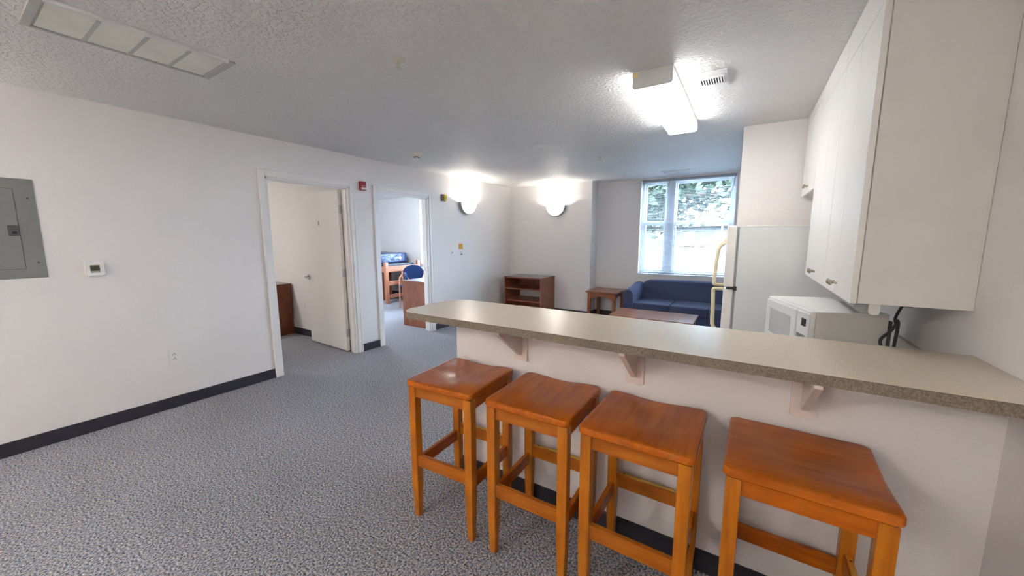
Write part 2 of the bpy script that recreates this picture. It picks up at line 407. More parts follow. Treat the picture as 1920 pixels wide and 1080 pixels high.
# ------------------------------------------------------------------ bar counter
CZ = 1.04
cf, cb, cl = 1.395, 1.892, -1.648
ct_ = thing('bar_counter', 'long taupe laminate bar counter with rounded end and speckled edge', 'counter', (-.5, 1.64, 1.003))
outl = rrect(cl, XR - .002, cf, cb, [.10, 0, 0, .13], 10)
obj('counter_top', MB().prism(outl, 'z', CZ - .0016, CZ), 'laminate_top', ct_)
inn = rrect(cl + .001, XR - .003, cf + .001, cb - .001, [.10, 0, 0, .13], 10)
obj('laminate_core', MB().prism(inn, 'z', CZ - .0032, CZ - .0016), 'laminate_core', ct_)
inn2 = rrect(cl + .004, XR - .004, cf + .004, cb - .004, [.096, 0, 0, .126], 10)
obj('slab', MB().prism(inn2, 'z', 1.0032, CZ - .0032), 'laminate_edge', ct_)
SEAM = -1.206
def band(pts):
    mb = MB(); zz0, zz1 = 1.0030, CZ - .0032; n = len(pts); inn_ = []
    for i, p in enumerate(pts):
        a = Vector(pts[max(i - 1, 0)]); c = Vector(pts[min(i + 1, n - 1)]); d = (c - a).normalized(); nn = Vector((-d.y, d.x))
        inn_.append((p[0] + nn.x * .0035, p[1] + nn.y * .0035))
    rs = [[(p[0], p[1], zz0), (p[0], p[1], zz1), (q[0], q[1], zz1), (q[0], q[1], zz0)] for p, q in zip(pts, inn_)]
    return mb.rings(rs)
# outline runs (x1,y0)->(x1,y1)->back left corner->front left corner
o1 = outl[1:]                      # starts at back right corner, ends at end of front-left arc
endpiece = o1 + [(SEAM - .0008, cf)]
obj('edge_band', band(endpiece), 'laminate_edge', ct_)
obj('edge_band', band([(SEAM + .0008, cf), (-.4, cf), (.3, cf), (XR - .003, cf)]), 'laminate_edge', ct_)
# brackets under the overhang
for k, (x0, x1) in enumerate(((-1.032, -.952), (-.433, -.350), (.174, .254))):
    lab = ['cream wooden bracket under the counter nearest its rounded end', 'cream wooden bracket under the middle of the bar counter', 'cream wooden bracket under the counter beside the right wall'][k]
    br = thing('counter_bracket', lab, 'bracket', ((x0 + x1) / 2, YP, .793), group='brackets under the bar counter')
    obj('back_plate', MB().box(x0, x1, YP - .014, YP, .793, 1.003), 'bracket_paint', br, .002)
    xc = x0 + .042
    obj('gusset', MB().prism([(YP - .014, 1.003), (YP - .014, .832), (YP - .028, .826), (1.425, .982), (1.425, 1.003)], 'x', xc - .012, xc + .012), 'bracket_paint', br, .002)

# ------------------------------------------------------------------ bar stools
def make_stool():
    root = thing('bar_stool', 'stool', 'stool', (0, 0, 0)); root.name = 'bar_stool'
    SH = .75; hw, hd = .200, .203
    # saddle seat by rings of a rounded outline
    base = rrect(-hw, hw, -hd, hd, .024, 5)
    def sm(a, b2, x): x = max(0, min(1, (x - a) / (b2 - a))); return x * x * (3 - 2 * x)
    dense = []
    for i in range(len(base)):
        p, q = Vector(base[i]), Vector(base[(i + 1) % len(base)]); L = (q - p).length; k = max(1, int(L / .022))
        for j in range(k): dense.append(p.lerp(q, j / k))
    def dip(x, y):
        s = max(0, 1 - (x / .165) ** 2)
        return -.0105 * s * s * (.25 + .75 * sm(-.12, .02, y)) * sm(-.19, -.06, y) + .003 * math.cos(x * 9) * 0
    def ring(s, dz, top):
        r_ = []
        for p in dense:
            x, y = p.x * s, p.y * s
            r_.append((x, y, SH + dz + (dip(x, y) if top else 0)))
        return r_
    TH = .031
    def rin(d, dz, top): return [(p.x * (1 - d / hw), p.y * (1 - d / hd), SH + dz + (dip(p.x, p.y) if top else 0)) for p in dense]
    rs = [rin(.16, -TH, False), rin(.006, -TH, False), rin(.0, -TH + .006, False), rin(0, -.009, True), rin(.002, -.003, True), rin(.007, 0, True)]
    rs += [ring(s, 0, True) for s in (.92, .86, .8, .74, .68, .6, .52, .44, .36, .28, .2, .12, .05)]
    obj('seat', MB().rings(rs), 'stool_wood_y', root, smooth=True)
    lx, ly = .170, .172; lw = .021
    def leg(sx, sy):
        rs = []
        for zz, a, sh in ((0, .0135, 0), (.01, .0150, 0), (.07, .0165, 0), (.15, .0190, 0), (.23, .0208, 0), (.29, lw, 0), (.716, lw, 0)):
            cx, cy = sx * lx, sy * ly
            rs.append([(cx - a, cy - a, zz), (cx + a, cy - a, zz), (cx + a, cy + a, zz), (cx - a, cy + a, zz)])
        return MB().rings(rs)
    for sx in (-1, 1):
        for sy in (-1, 1): obj('leg', leg(sx, sy), 'stool_wood_z', root, .002)
    e = lx - lw; ey = ly - lw
    obj('apron', MB().box(-e, e, -ly - .012, -ly + .008, .662, .718), 'stool_wood_x', root)
    obj('apron', MB().box(-e, e, ly - .008, ly + .012, .662, .718), 'stool_wood_x', root)
    obj('apron', MB().box(-lx - .012, -lx + .008, -ey, ey, .662, .718), 'stool_wood_y', root)
    obj('apron', MB().box(lx - .008, lx + .012, -ey, ey, .662, .718), 'stool_wood_y', root)
    obj('stretcher', MB().box(-e, e, -ly - .014, -ly + .006, .290, .352), 'stool_wood_x', root, .002)
    fr = obj('stretcher', MB().box(-e, e, ly - .010, ly + .012, .300, .362), 'stool_wood_x', root, .002)
    fp = obj('foot_plate', MB().box(-e + .004, e - .004, ly - .004, ly + .013, .362, .3645), 'brass', fr)
    for x in (-.12, .12): obj('screw', MB().cyl((x, ly + .005, .3645), (x, ly + .005, .3655), .004, None, 8), 'slot_dark', fr)
    obj('stretcher', MB().box(-lx - .010, -lx + .010, -ey, ey, .262, .322), 'stool_wood_y', root, .002)
    obj('stretcher', MB().box(lx - .010, lx + .010, -ey, ey, .262, .322), 'stool_wood_y', root, .002)
    return root
st0 = make_stool()
spots = [(-1.207, 1.416, 3.0, 'orange brown wooden bar stool at the free end of the counter, leftmost of four'),
         (-.733, 1.433, 1.2, 'orange brown wooden bar stool second from the rounded counter end'),
         (-.290, 1.430, -.5, 'orange brown wooden bar stool third from the rounded counter end'),
         (.189, 1.430, -91.0, 'orange brown wooden bar stool nearest the right wall, brass foot rail turned sideways')]
for i, (x, y, a, lab) in enumerate(spots):
    s_ = st0 if i == 0 else copy_tree(st0)
    s_.location = (x, y, 0); s_.rotation_euler = (0, 0, R(a)); tag(s_, lab, 'stool', 'bar stools in front of the counter')

# ------------------------------------------------------------------ kitchen: upper cabinets
CX = .36
def knob(y, z, parent):
    mb = MB(); prof = [(.007, 0), (.0065, -.002), (.005, -.006), (.0045, -.014), (.009, -.017), (.0135, -.021), (.0145, -.025), (.011, -.029), (.004, -.031)]
    n = 14
    mb.rings([[(CX + d, y + r * math.cos(2 * PI * i / n), z + r * math.sin(2 * PI * i / n)) for i in range(n)] for r, d in prof])
    return obj('knob', mb, 'nickel', parent, smooth=True)
def cabinet(y0, y1, z0, z1, doors, knobs, label, fascia):
    r_ = thing('wall_cabinet', label, 'cabinet', (.5, (y0 + y1) / 2, z0), group='white kitchen wall cabinets')
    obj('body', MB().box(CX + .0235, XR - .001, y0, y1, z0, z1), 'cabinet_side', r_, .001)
    obj('gap_shade', MB().box(CX + .0205, CX + .0235, y0 + .001, y1 - .001, z0 + .001, z1 - .001), 'gap_shade_paint', r_)  # darker sheet paints the shadow line in the gap behind the doors
    for (a, c), ky in zip(doors, knobs):
        d = obj('cabinet_door', MB().box(CX, CX + .0200, a + .0012, c - .0012, z0 - .002, fascia - .001), 'cabinet_white', r_, .0012)
        knob(ky, z0 + .052, d)
    obj('fascia', MB().box(CX + .0002, CX + .0200, y0, y1, fascia + .0005, z1), 'cabinet_white', r_)
cabinet(1.95, 2.575, 1.187, 2.438, [(1.95, 2.262), (2.262, 2.575)], [2.235, 2.289], 'white wall cabinet nearest the viewer with a plain side panel', 2.292)
cabinet(2.578, 3.330, 1.187, 2.438, [(2.578, 2.945), (2.945, 3.330)], [2.915, 2.975], 'white wall cabinet between the nearest one and the short one', 2.292)
cabinet(3.334, 4.06, 1.785, 2.438, [(3.334, 3.70), (3.70, 4.06)], [3.67, 3.73], 'short white wall cabinet above the refrigerator', 2.36)
# under cabinet light
ul = thing('under_cabinet_light', 'grey plastic light strip under the nearest wall cabinet', 'light', (.46, 2.25, 1.15))
obj('housing', MB().prism(rrect(.388, .462, 1.140, 1.1865, [.03, .03, 0, 0], 5), 'y', 2.02, 2.50), 'gasket_grey', ul)
obj('end_cap', MB().prism(rrect(.430, .464, 1.137, 1.1865, [.012, .012, 0, 0], 4), 'y', 2.005, 2.02), 'white_plastic', ul)

# lower kitchen counter with base cabinets (hidden behind the bar)
bc = thing('base_cabinet', 'white base cabinet along the right wall behind the bar', 'cabinet', (.38, 2.6, 0))
obj('body', MB().box(.09, XR - .001, 1.90, 2.61, .10, .82), 'cabinet_side', bc)
obj('toe_kick', MB().box(.15, XR - .001, 1.90, 2.61, 0, .10), 'vinyl_base', bc)
for k in range(3):
    d = obj('cabinet_door', MB().box(.07, .09, 1.905 + k * .235, 2.138 + k * .235, .13, .80), 'cabinet_white', bc, .001)
    obj('knob', MB().lathe([(.006, -.0), (.005, .012), (.013, .018), (.013, .024), (.004, .028)], (0, 0, 0), 12), 'nickel', d, world=False)
    kb = bpy.data.objects[d.children[0].name]; kb.location = Vector((.07, 2.10 + k * .235, .74)) - kids(d); kb.rotation_euler = (0, R(-90), 0)
wt = thing('kitchen_worktop', 'taupe laminate kitchen worktop under the microwave', 'worktop', (.36, 2.6, .82))
obj('top', MB().box(.05, XR - .001, 1.895, 2.615, .82, .855), 'laminate_top', wt, .004)
obj('backsplash', MB().box(XR - .02, XR - .001, 1.895, 2.615, .855, .95), 'laminate_top', wt)

# microwave, turned slightly
mwz = .8555
mw = thing('microwave', 'white microwave oven on the kitchen worktop under the cabinets', 'microwave', (.262, 2.085, mwz), R(17)); OFF[mw.name] = Vector((0, 0, 0))
MWW, MWD, MWH = .47, .285, .262     # along local y, x, z ; front faces -x
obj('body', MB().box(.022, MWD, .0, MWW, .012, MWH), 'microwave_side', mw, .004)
obj('top_cover', MB().box(.022, MWD + .001, -.001, MWW + .001, MWH - .004, MWH + .001), 'microwave_white', mw, .002)
obj('front_panel', MB().box(0, .022, 0, MWW, .012, MWH), 'microwave_white', mw, .005)
dr = obj('door', MB().box(-.010, 0, .115, MWW - .004, .03, MWH - .012), 'microwave_white', mw, .004)
obj('door_window', MB().box(-.0115, -.010, .165, MWW - .06, .075, MWH - .055), 'microwave_glass', dr, .001)
obj('control_panel', MB().box(-.007, 0, .004, .110, .03, MWH - .012), 'microwave_white', mw, .003)
obj('display', MB().box(-.0085, -.007, .022, .062, MWH - .075, MWH - .040), 'black_plastic', mw)
for i in range(4):
    for j in range(3): obj('button', MB().box(-.009, -.007, .024 + j * .026, .044 + j * .026, .05 + i * .026, .068 + i * .026), 'lcd_strip', mw)
obj('rear_dark_box', MB().box(MWD, MWD + .022, .012, MWW - .05, .02, MWH - .03), 'dark_grey_plastic', mw, .004)  # dark grey box set against the microwave's back
for x in (.05, MWD - .04):
    for y in (.04, MWW - .04): obj('foot', MB().cyl((x, y, 0), (x, y, .014), .014, None, 12), 'black_plastic', mw)
# power cords from the outlet behind the microwave
def smooth_path(pts, k=8):
    out_ = []; P = [Vector(p) for p in pts]; P = [P[0]] + P + [P[-1]]
    for i in range(1, len(P) - 2):
        for j in range(k):
            t_ = j / k; a, b2, c, d = P[i - 1], P[i], P[i + 1], P[i + 2]
            out_.append(.5 * ((2 * b2) + (-a + c) * t_ + (2 * a - 5 * b2 + 4 * c - d) * t_ ** 2 + (-a + 3 * b2 - 3 * c + d) * t_ ** 3))
    out_.append(P[-2]); return out_
MWI = (Matrix.Translation((.262, 2.085, mwz)) @ Matrix.Rotation(R(17), 4, 'Z')).inverted()
def mw_local(pts): return [MWI @ Vector(p) for p in pts]
obj('power_cord', MB().tube(smooth_path(mw_local([(.664, 2.50, 1.125), (.638, 2.45, 1.113), (.590, 2.32, 1.082), (.568, 2.22, 1.068), (.532, 2.135, 1.050), (.498, 2.095, 1.022), (.503, 2.09, .985), (.52, 2.10, .92), (.53, 2.10, .865)])), .0058, 8), 'cord_rubber', mw, smooth=True)
obj('power_cord', MB().tube(smooth_path(mw_local([(.572, 2.24, 1.085), (.580, 2.24, 1.080), (.580, 2.235, 1.052), (.574, 2.22, 1.010), (.567, 2.20, .975), (.566, 2.19, .93), (.566, 2.19, .865)])), .0062, 8), 'cord_rubber', mw, smooth=True)
obj('plug', MB().cyl(*mw_local([(.650, 2.50, 1.125), (.688, 2.50, 1.125)]), .014, .016, 12), 'black_plastic', mw, smooth=True)

# ------------------------------------------------------------------ refrigerator
fg = thing('refrigerator', 'white two door refrigerator with cream handles beside the kitchen wall', 'refrigerator', (.25, 3.7, 0))
FY0, FY1 = 3.385, 4.03
obj('body', MB().box(-.058, .62, FY0, FY1, .03, 1.528), 'enamel_white', fg, .006)
obj('top_trim', MB().box(-.058, .62, FY0 - .002, FY1, 1.524, 1.534), 'enamel_door', fg, .003)
obj('base_grille', MB().box(-.10, -.058, FY0 + .02, FY1 - .02, .02, .10), 'dark_grey_plastic', fg)
for (z0, z1, zh0, zh1) in ((1.054, 1.538, 1.072, 1.395), (.11, 1.040, .700, 1.032)):
    obj('gasket', MB().box(-.072, -.058, FY0 + .012, FY1 - .012, z0 + .012, z1 - .012), 'gasket_grey', fg)
    d = obj('door', MB().box(-.142, -.072, FY0, FY1, z0, z1), 'enamel_door', fg, .010, 3)
    y = FY0 + .035
    up = z1 > 1.2
    if up: pts = [(-.140, y, zh1 + .045), (-.150, y, zh1 + .015), (-.175, y, zh1 - .005), (-.193, y, zh1 - .04), (-.203, y, zh1 - .14), (-.208, y, zh0 + .09), (-.212, y, zh0 + .02), (-.208, y, zh0 - .002), (-.185, y, zh0 - .004), (-.140, y, zh0 - .004)]
    else: pts = [(-.140, y, zh1), (-.180, y, zh1), (-.208, y, zh1 - .002), (-.212, y, zh1 - .03), (-.208, y, zh1 - .12), (-.206, y, zh0 + .10), (-.203, y, zh0 + .04), (-.192, y, zh0 + .01), (-.170, y, zh0 - .01), (-.140, y, zh0 - .012)]
    obj('handle', MB().tube(smooth_path(pts, 5), .011, 10, 1.5), 'handle_cream', d, smooth=True)
obj('door_hinge', MB().box(-.120, -.060, FY0 - .010, FY0 + .04, 1.041, 1.053).box(-.070, -.050, FY0 - .008, FY0 + .03, 1.030, 1.062), 'black_plastic', fg, .002)

# ------------------------------------------------------------------ ceiling things
kl = thing('kitchen_light', 'long white fluorescent ceiling light over the kitchen, switched on', 'ceiling light', (-.545, 3.05, 2.345))
fx0, fx1, fy0, fy1 = -.660, -.432, 2.42, 3.64
obj('end_cap', MB().prism([(fx0, H), (fx0, 2.352), (fx0 + .012, 2.342), (fx1 - .012, 2.342), (fx1, 2.352), (fx1, H)], 'y', fy0, fy0 + .014), 'fixture_metal', kl, .001)
obj('end_cap', MB().prism([(fx0, H), (fx0, 2.352), (fx0 + .012, 2.342), (fx1 - .012, 2.342), (fx1, 2.352), (fx1, H)], 'y', fy1 - .014, fy1), 'white_plastic', kl, .001)
obj('pan', MB().box(fx0 + .003, fx1 - .003, fy0 + .014, fy1 - .014, H - .032, H), 'white_plastic', kl)
obj('diffuser', MB().prism([(fx0 + .004, H - .032), (fx0 + .004, 2.358), (fx0 + .016, 2.346), (fx1 - .016, 2.346), (fx1 - .004, 2.358), (fx1 - .004, H - .032)], 'y', fy0 + .014, fy1 - .014), 'kitchen_diffuser', kl)
obj('tape', MB().box(fx0 - .001, fx0 + .03, fy0 - .0015, fy0, 2.405, 2.432), 'tape_yellow', kl)
# ceiling register
rg = thing('ceiling_register', 'small white slotted air register beside the kitchen light', 'vent', (-.27, 2.79, H))
rx0, rx1, ry0, ry1 = -.362, -.172, 2.645, 2.930
obj('plate', MB().box(rx0, rx1, ry0, ry1, H - .010, H), 'vent_white', rg, .004)
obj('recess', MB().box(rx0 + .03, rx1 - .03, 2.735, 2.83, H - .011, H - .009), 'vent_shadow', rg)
for k in range(10):
    x = rx0 + .031 + k * .0142
    obj('louver', MB().prism([(x, H - .010), (x + .003, H - .010), (x + .010, H - .017), (x + .007, H - .017)], 'y', 2.735, 2.83), 'vent_white', rg)
for a in (2.715, 2.83): obj('raised_rim', MB().box(rx0 + .018, rx1 - .018, a, a + .02, H - .017, H - .009), 'vent_white', rg, .002)
# linear diffuser near the window
ld = thing('slot_diffuser', 'narrow white slot diffuser in the ceiling by the window', 'vent', (-.985, 6.18, H))
obj('plate', MB().box(-1.19, -.78, 6.10, 6.26, H - .010, H), 'vent_white', ld, .003)
for k in range(4): obj('blade', MB().box(-1.165, -.805, 6.12 + k * .034, 6.128 + k * .034, H - .018, H - .010), 'vent_white', ld)
# filter grille
fgx0, fgx1, fgy0, fgy1 = -2.90, -2.525, .345, 1.062
gr = thing('return_air_grille', 'return air grille with four cream filter panels on the ceiling', 'vent', (-2.71, .7, H))
obj('backing', MB().box(fgx0 + .01, fgx1 - .01, fgy0 + .01, fgy1 - .01, H - .004, H), 'grille_frame', gr)
fm = .032
obj('frame_end', MB().box(fgx0, fgx1, fgy0, fgy0 + fm, H - .012, H), 'grille_frame', gr, .002)
obj('frame_end', MB().box(fgx0, fgx1, fgy1 - fm, fgy1, H - .012, H), 'grille_frame', gr, .002)
obj('frame_side', MB().box(fgx0, fgx0 + .022, fgy0 + fm, fgy1 - fm, H - .012, H), 'grille_frame', gr, .002)
obj('frame_side', MB().box(fgx1 - .022, fgx1, fgy0 + fm, fgy1 - fm, H - .014, H), 'vent_white', gr, .002)
pl = (fgy1 - fgy0 - 2 * fm); pw = pl / 4
for k in range(4):
    a = fgy0 + fm + k * pw
    obj('filter_panel', MB().box(fgx0 + .024, fgx1 - .026, a + .009, a + pw - .009, H - .007, H - .003), 'grille_filter', gr)
    if k: obj('cross_bar', MB().box(fgx0 + .022, fgx1 - .022, a - .009, a + .009, H - .011, H - .003), 'grille_frame', gr, .001)
# sprinklers and smoke detector
def sprinkler(x, y, s, label):
    r_ = thing('fire_sprinkler', label, 'sprinkler', (x, y, H - .05 * s), group='ceiling sprinklers'); OFF[r_.name] = Vector((x, y, 0))
    mb = MB().lathe([(.001, H), (.040 * s, H), (.040 * s, H - .004), (.033 * s, H - .009), (.022 * s, H - .011), (.010 * s, H - .010)], (x, y, 0), 20)
    r_.location = (x, y, 0)
    obj('escutcheon', mb, 'aged_plastic', r_, smooth=True)
    obj('frame_arm', MB().tube([(x - .012 * s, y, H - .010), (x - .013 * s, y, H - .03 * s), (x, y, H - .042 * s), (x + .013 * s, y, H - .03 * s), (x + .012 * s, y, H - .010)], .0035 * s, 8), 'aged_plastic', r_, smooth=True)
    obj('deflector', MB().lathe([(.001, H - .043 * s), (.016 * s, H - .043 * s), (.016 * s, H - .046 * s), (.001, H - .046 * s)], (x, y, 0), 16), 'aged_plastic', r_)
sprinkler(-1.726, 1.54, 1.0, 'cream fire sprinkler on the ceiling above the carpet walkway')
sprinkler(-1.619, 4.60, .9, 'tiny fire sprinkler on the ceiling in front of the window')
sd = thing('smoke_detector', 'round white smoke detector on the ceiling near the doorways', 'detector', (-3.364, 3.217, H)); OFF[sd.name] = Vector((-3.364, 3.217, H))
obj('base', MB().lathe([(.001, H), (.062, H), (.062, H - .012), (.058, H - .016), (.001, H - .016)], (-3.364, 3.217, 0), 28), 'aged_plastic', sd, smooth=True)
obj('cap', MB().lathe([(.050, H - .016), (.044, H - .040), (.034, H - .052), (.001, H - .054)], (-3.364, 3.217, 0), 28), 'aged_plastic', sd, smooth=True)
obj('vent_slot', MB().lathe([(.030, H - .046), (.041, H - .046), (.036, H - .0525), (.030, H - .0525)], (-3.364, 3.217, 0), 28), 'slot_dark', sd)
# lamps out of view; the farther bedroom's is added to stand in for daylight
def dome(x, y, r, mat, label):
    d = thing('ceiling_dome_light', label, 'ceiling light', (x, y, H)); OFF[d.name] = Vector((x, y, H))
    obj('canopy', MB().lathe([(.001, H), (r * 1.05, H), (r * 1.05, H - .02), (r, H - .025), (.001, H - .025)], (x, y, 0), 28), 'fixture_metal', d, smooth=True)
    obj('glass', MB().lathe([(r, H - .025), (r * .97, H - .05), (r * .8, H - .08), (r * .5, H - .10), (.002, H - .108)], (x, y, 0), 28), mat, d, smooth=True)
dome(-1.95, -1.9, .16, 'dome_glass', 'round glass dome light on the ceiling behind the viewer')
dome(-6.3, 1.0, .15, 'bedroom_dome_glass', 'round glass dome light on the nearer bedroom ceiling')
dome(-6.1, 4.1, .15, 'added_far_dome_glass', 'added dome light on the farther bedroom ceiling in place of daylight')

# ------------------------------------------------------------------ wall sconces (half bowls)
def sconce(loc, rotz, label, watts=2.3):
    r_ = thing('wall_sconce', label, 'wall lamp', loc, rotz, 'half round wall sconces'); OFF[r_.name] = Vector((0, 0, 0))
    # local: wall plane y=0, room towards -y, flat side up at z=0
    n = 20; Rr = .200
    ang = [PI + PI * i / n for i in range(n + 1)]
    def arc(rad, y): return [(rad * math.cos(a), y, rad * math.sin(a)) for a in ang]
    sh = MB(); sh.rings([arc(Rr, 0), arc(Rr, -.055), arc(Rr - .006, -.062), arc(Rr - .014, -.062), arc(Rr - .014, 0)], caps=False, closed=False)
    obj('metal_rim', sh, 'sconce_metal', r_, smooth=True)
    obj('back_plate', MB().prism([(x, z) for x, _, z in arc(Rr - .012, 0)], 'y', -.008, -.001), 'white_plastic', r_)
    prof = [(.186, -.056), (.184, -.075), (.172, -.095), (.145, -.112), (.10, -.124), (.05, -.129), (.004, -.130)]
    bw = MB(); bw.rings([arc(a, b2) for a, b2 in prof] + [arc(a - .003 if a > .01 else .003, b2 + .004) for a, b2 in reversed(prof)], caps=False, closed=False)
    obj('glass_bowl', bw, 'sconce_glass', r_, smooth=True)
    lp = bpy.data.lights.new('bulb', 'POINT'); lp.energy = watts; lp.shadow_soft_size = .03; lp.color = (1, .94, .84)
    lo = bpy.data.objects.new('bulb_light', lp); C.objects.link(lo); lo.parent = r_; lo.location = (0, -.072, -.055)
sconce((XL, 5.005, 2.042), R(90), 'glowing half round sconce on the left wall beside the yellow device')
sconce((-3.066, YB, 2.042), 0, 'glowing half round sconce on the back wall above the media stand')

sconce((XL, -1.3, 2.042), R(90), 'added half round uplight on the left wall behind the viewer', 25)  # this and the next two are added out of view to brighten the ceiling
sconce((-1.6, YN, 2.042), R(180), 'added half round uplight on the near wall behind the viewer', 25)
sconce((XR, -1.0, 2.042), R(-90), 'added half round uplight on the right wall behind the viewer', 9)

# ------------------------------------------------------------------ wall devices on the left wall
ep = thing('electrical_panel', 'grey metal electrical panel set into the left wall', 'electrical panel', (XL, .24, 1.185))
obj('cover', MB().box(XL, XL + .006, .055, .434, 1.187, 1.845), 'panel_grey', ep, .002)
obj('door_gap', MB().box(XL + .006, XL + .0066, .1435, .3475, 1.2495, 1.7785), 'panel_seam', ep)
pd = obj('panel_door', MB().box(XL + .006, XL + .010, .146, .345, 1.252, 1.776), 'panel_grey', ep, .001)
la = obj('latch', MB().box(XL + .010, XL + .014, .300, .343, 1.472, 1.540), 'dark_grey_plastic', pd, .001)
obj('latch_grip', MB().box(XL + .014, XL + .018, .317, .334, 1.484, 1.50), 'black_plastic', pd)
for z in (1.29, 1.72): obj('screw', MB().cyl((XL + .006, .402, z), (XL + .008, .402, z), .006, None, 10), 'slot_dark', ep)
ts = thing('thermostat', 'white digital thermostat with a green screen beside the electrical panel', 'thermostat', (XL, .66, 1.17))
obj('wall_plate', MB().prism(rrect(.604, .706, 1.174, 1.282, .010, 4), 'x', XL, XL + .008), 'white_plastic', ts, .002)
obj('body', MB().prism(rrect(.612, .704, 1.178, 1.280, .012, 4), 'x', XL + .008, XL + .028), 'white_plastic', ts, .003)
obj('screen', MB().box(XL + .028, XL + .029, .630, .678, 1.214, 1.256), 'lcd_green', ts)
obj('button_strip', MB().box(XL + .028, XL + .029, .631, .678, 1.202, 1.212), 'lcd_strip', ts)
text_mesh('screen_digits', '63°', .027, 'lcd_digit', ts, Matrix.Translation(Vector((XL + .0292, .655, 1.234)) - kids(ts)) @ face_px())
def outlet(y, z, label, group='white duplex outlets', wall='x', w=.072, hgt=.118, x=0):
    def P(a0, a1, z0, z1, d0, d1):
        return MB().box(XL + d0, XL + d1, y + a0, y + a1, z + z0, z + z1) if wall == 'x' else MB().box(x + a0, x + a1, y - d1, y - d0, z + z0, z + z1)
    r_ = thing('wall_outlet', label, 'outlet', (XL, y, z - hgt / 2) if wall == 'x' else (x, y, z - hgt / 2), 0, group)
    obj('cover_plate', P(-w / 2, w / 2, -hgt / 2, hgt / 2, 0, .006), 'white_plastic', r_, .002)
    for dz in (.020, -.020):
        rc = obj('receptacle', P(-.017, .017, dz - .014, dz + .014, .006, .008), 'white_plastic', r_, .001)
        obj('slot', P(-.010, -.006, dz - .010, dz + .001, .008, .0086), 'slot_dark', rc)
        obj('slot', P(.006, .010, dz - .010, dz + .001, .008, .0086), 'slot_dark', rc)
        obj('slot', P(-.003, .003, dz + .003, dz + .010, .008, .0086), 'slot_dark', rc)
    obj('screw', P(-.002, .002, -.002, .002, .006, .0075), 'slot_dark', r_)
outlet(1.037, .447, 'white duplex outlet low on the left wall below the thermostat')
outlet(5.455, .430, 'white outlet low on the left wall, left of the pair by the media stand')
outlet(5.590, .432, 'white outlet low on the left wall, right of the pair by the media stand')
outlet(2.92, .455, 'white outlet on the bedroom partition beside the open door', wall='y', x=-5.49)
# fire alarm
fa = thing('fire_alarm', 'red fire alarm unit on the wall between the two doorways', 'alarm', (XL, 2.985, 2.035))
obj('body', MB().box(XL, XL + .035, 2.945, 3.025, 2.037, 2.145), 'alarm_red', fa, .004)
obj('strobe', MB().box(XL + .035, XL + .040, 2.955, 3.020, 2.046, 2.070), 'label_white', fa, .002)
text_mesh('lettering', 'FIRE', .030, 'alarm_pink', fa, Matrix.Translation(Vector((XL + .0355, 2.988, 2.087)) - kids(fa)) @ face_px())
# yellow device
yd = thing('wall_alarm_device', 'grey box with a yellow front beside the farther doorway', 'alarm', (XL, 4.44, 2.02))
obj('back_box', MB().box(XL, XL + .035, 4.395, 4.475, 2.022, 2.128), 'device_grey', yd, .003)
obj('yellow_front', MB().box(XL + .035, XL + .060, 4.425, 4.475, 2.032, 2.122), 'device_yellow', yd, .008, 3)
obj('lens', MB().box(XL + .060, XL + .064, 4.438, 4.462, 2.05, 2.10), 'sticker_orange', yd, .003)
# switches
sw = thing('light_switch', 'white light switch on the left wall by the farther doorway', 'switch', (XL, 4.626, 1.15))
obj('cover_plate', MB().box(XL, XL + .006, 4.590, 4.662, 1.150, 1.268), 'white_plastic', sw, .002)
obj('toggle', MB().box(XL + .006, XL + .018, 4.620, 4.632, 1.200, 1.224), 'lcd_strip', sw, .002)
s2 = thing('sensor_switch', 'white wall control below the orange sticker', 'switch', (XL, 4.855, 1.13))
obj('cover_plate', MB().box(XL, XL + .006, 4.820, 4.890, 1.135, 1.250), 'white_plastic', s2, .002)
obj('knob', MB().cyl((XL + .006, 4.855, 1.175), (XL + .022, 4.855, 1.175), .016, .013, 14), 'lcd_strip', s2, smooth=True)
obj('dial_mark', MB().box(XL + .006, XL + .010, 4.848, 4.862, 1.205, 1.225), 'lcd_strip', s2)
stk = thing('wall_sticker', 'square orange sticker on the left wall above a wall control', 'sticker', (XL, 4.845, 1.255))
obj('sticker_card', MB().box(XL, XL + .002, 4.795, 4.900, 1.258, 1.355), 'sticker_orange', stk)

# ------------------------------------------------------------------ media stand
ms = thing('media_stand', 'cherry wood open media stand with grey top against the back wall', 'media stand', (-3.47, 6.1, 0))
mx0, mx1, my0, my1, mz = -3.875, -3.070, 5.82, 6.375, .728
obj('top', MB().box(mx0, mx1, my0, my1, mz - .026, mz), 'cherry_x', ms, .002)
obj('top_laminate', MB().box(mx0 + .012, mx1 - .012, my0 + .012, my1 - .004, mz, mz + .0015), 'grey_laminate', ms)
obj('side_panel', MB().box(mx0 + .006, mx0 + .028, my0 + .004, my1, 0, mz - .026), 'cherry_z', ms)
obj('side_panel', MB().box(mx1 - .028, mx1 - .006, my0 + .004, my1, 0, mz - .026), 'cherry_z', ms)
for z in (.492, .268, .07): obj('shelf', MB().box(mx0 + .028, mx1 - .028, my0 + .008, my1 - .01, z, z + .024), 'cherry_x', ms)
obj('back_panel', MB().box(mx0 + .028, mx1 - .028, my1 - .014, my1 - .002, .516, mz - .026), 'cherry_x', ms)
obj('back_panel', MB().box(mx0 + .028, mx1 - .028, my1 - .014, my1 - .002, .094, .268), 'cherry_x', ms)

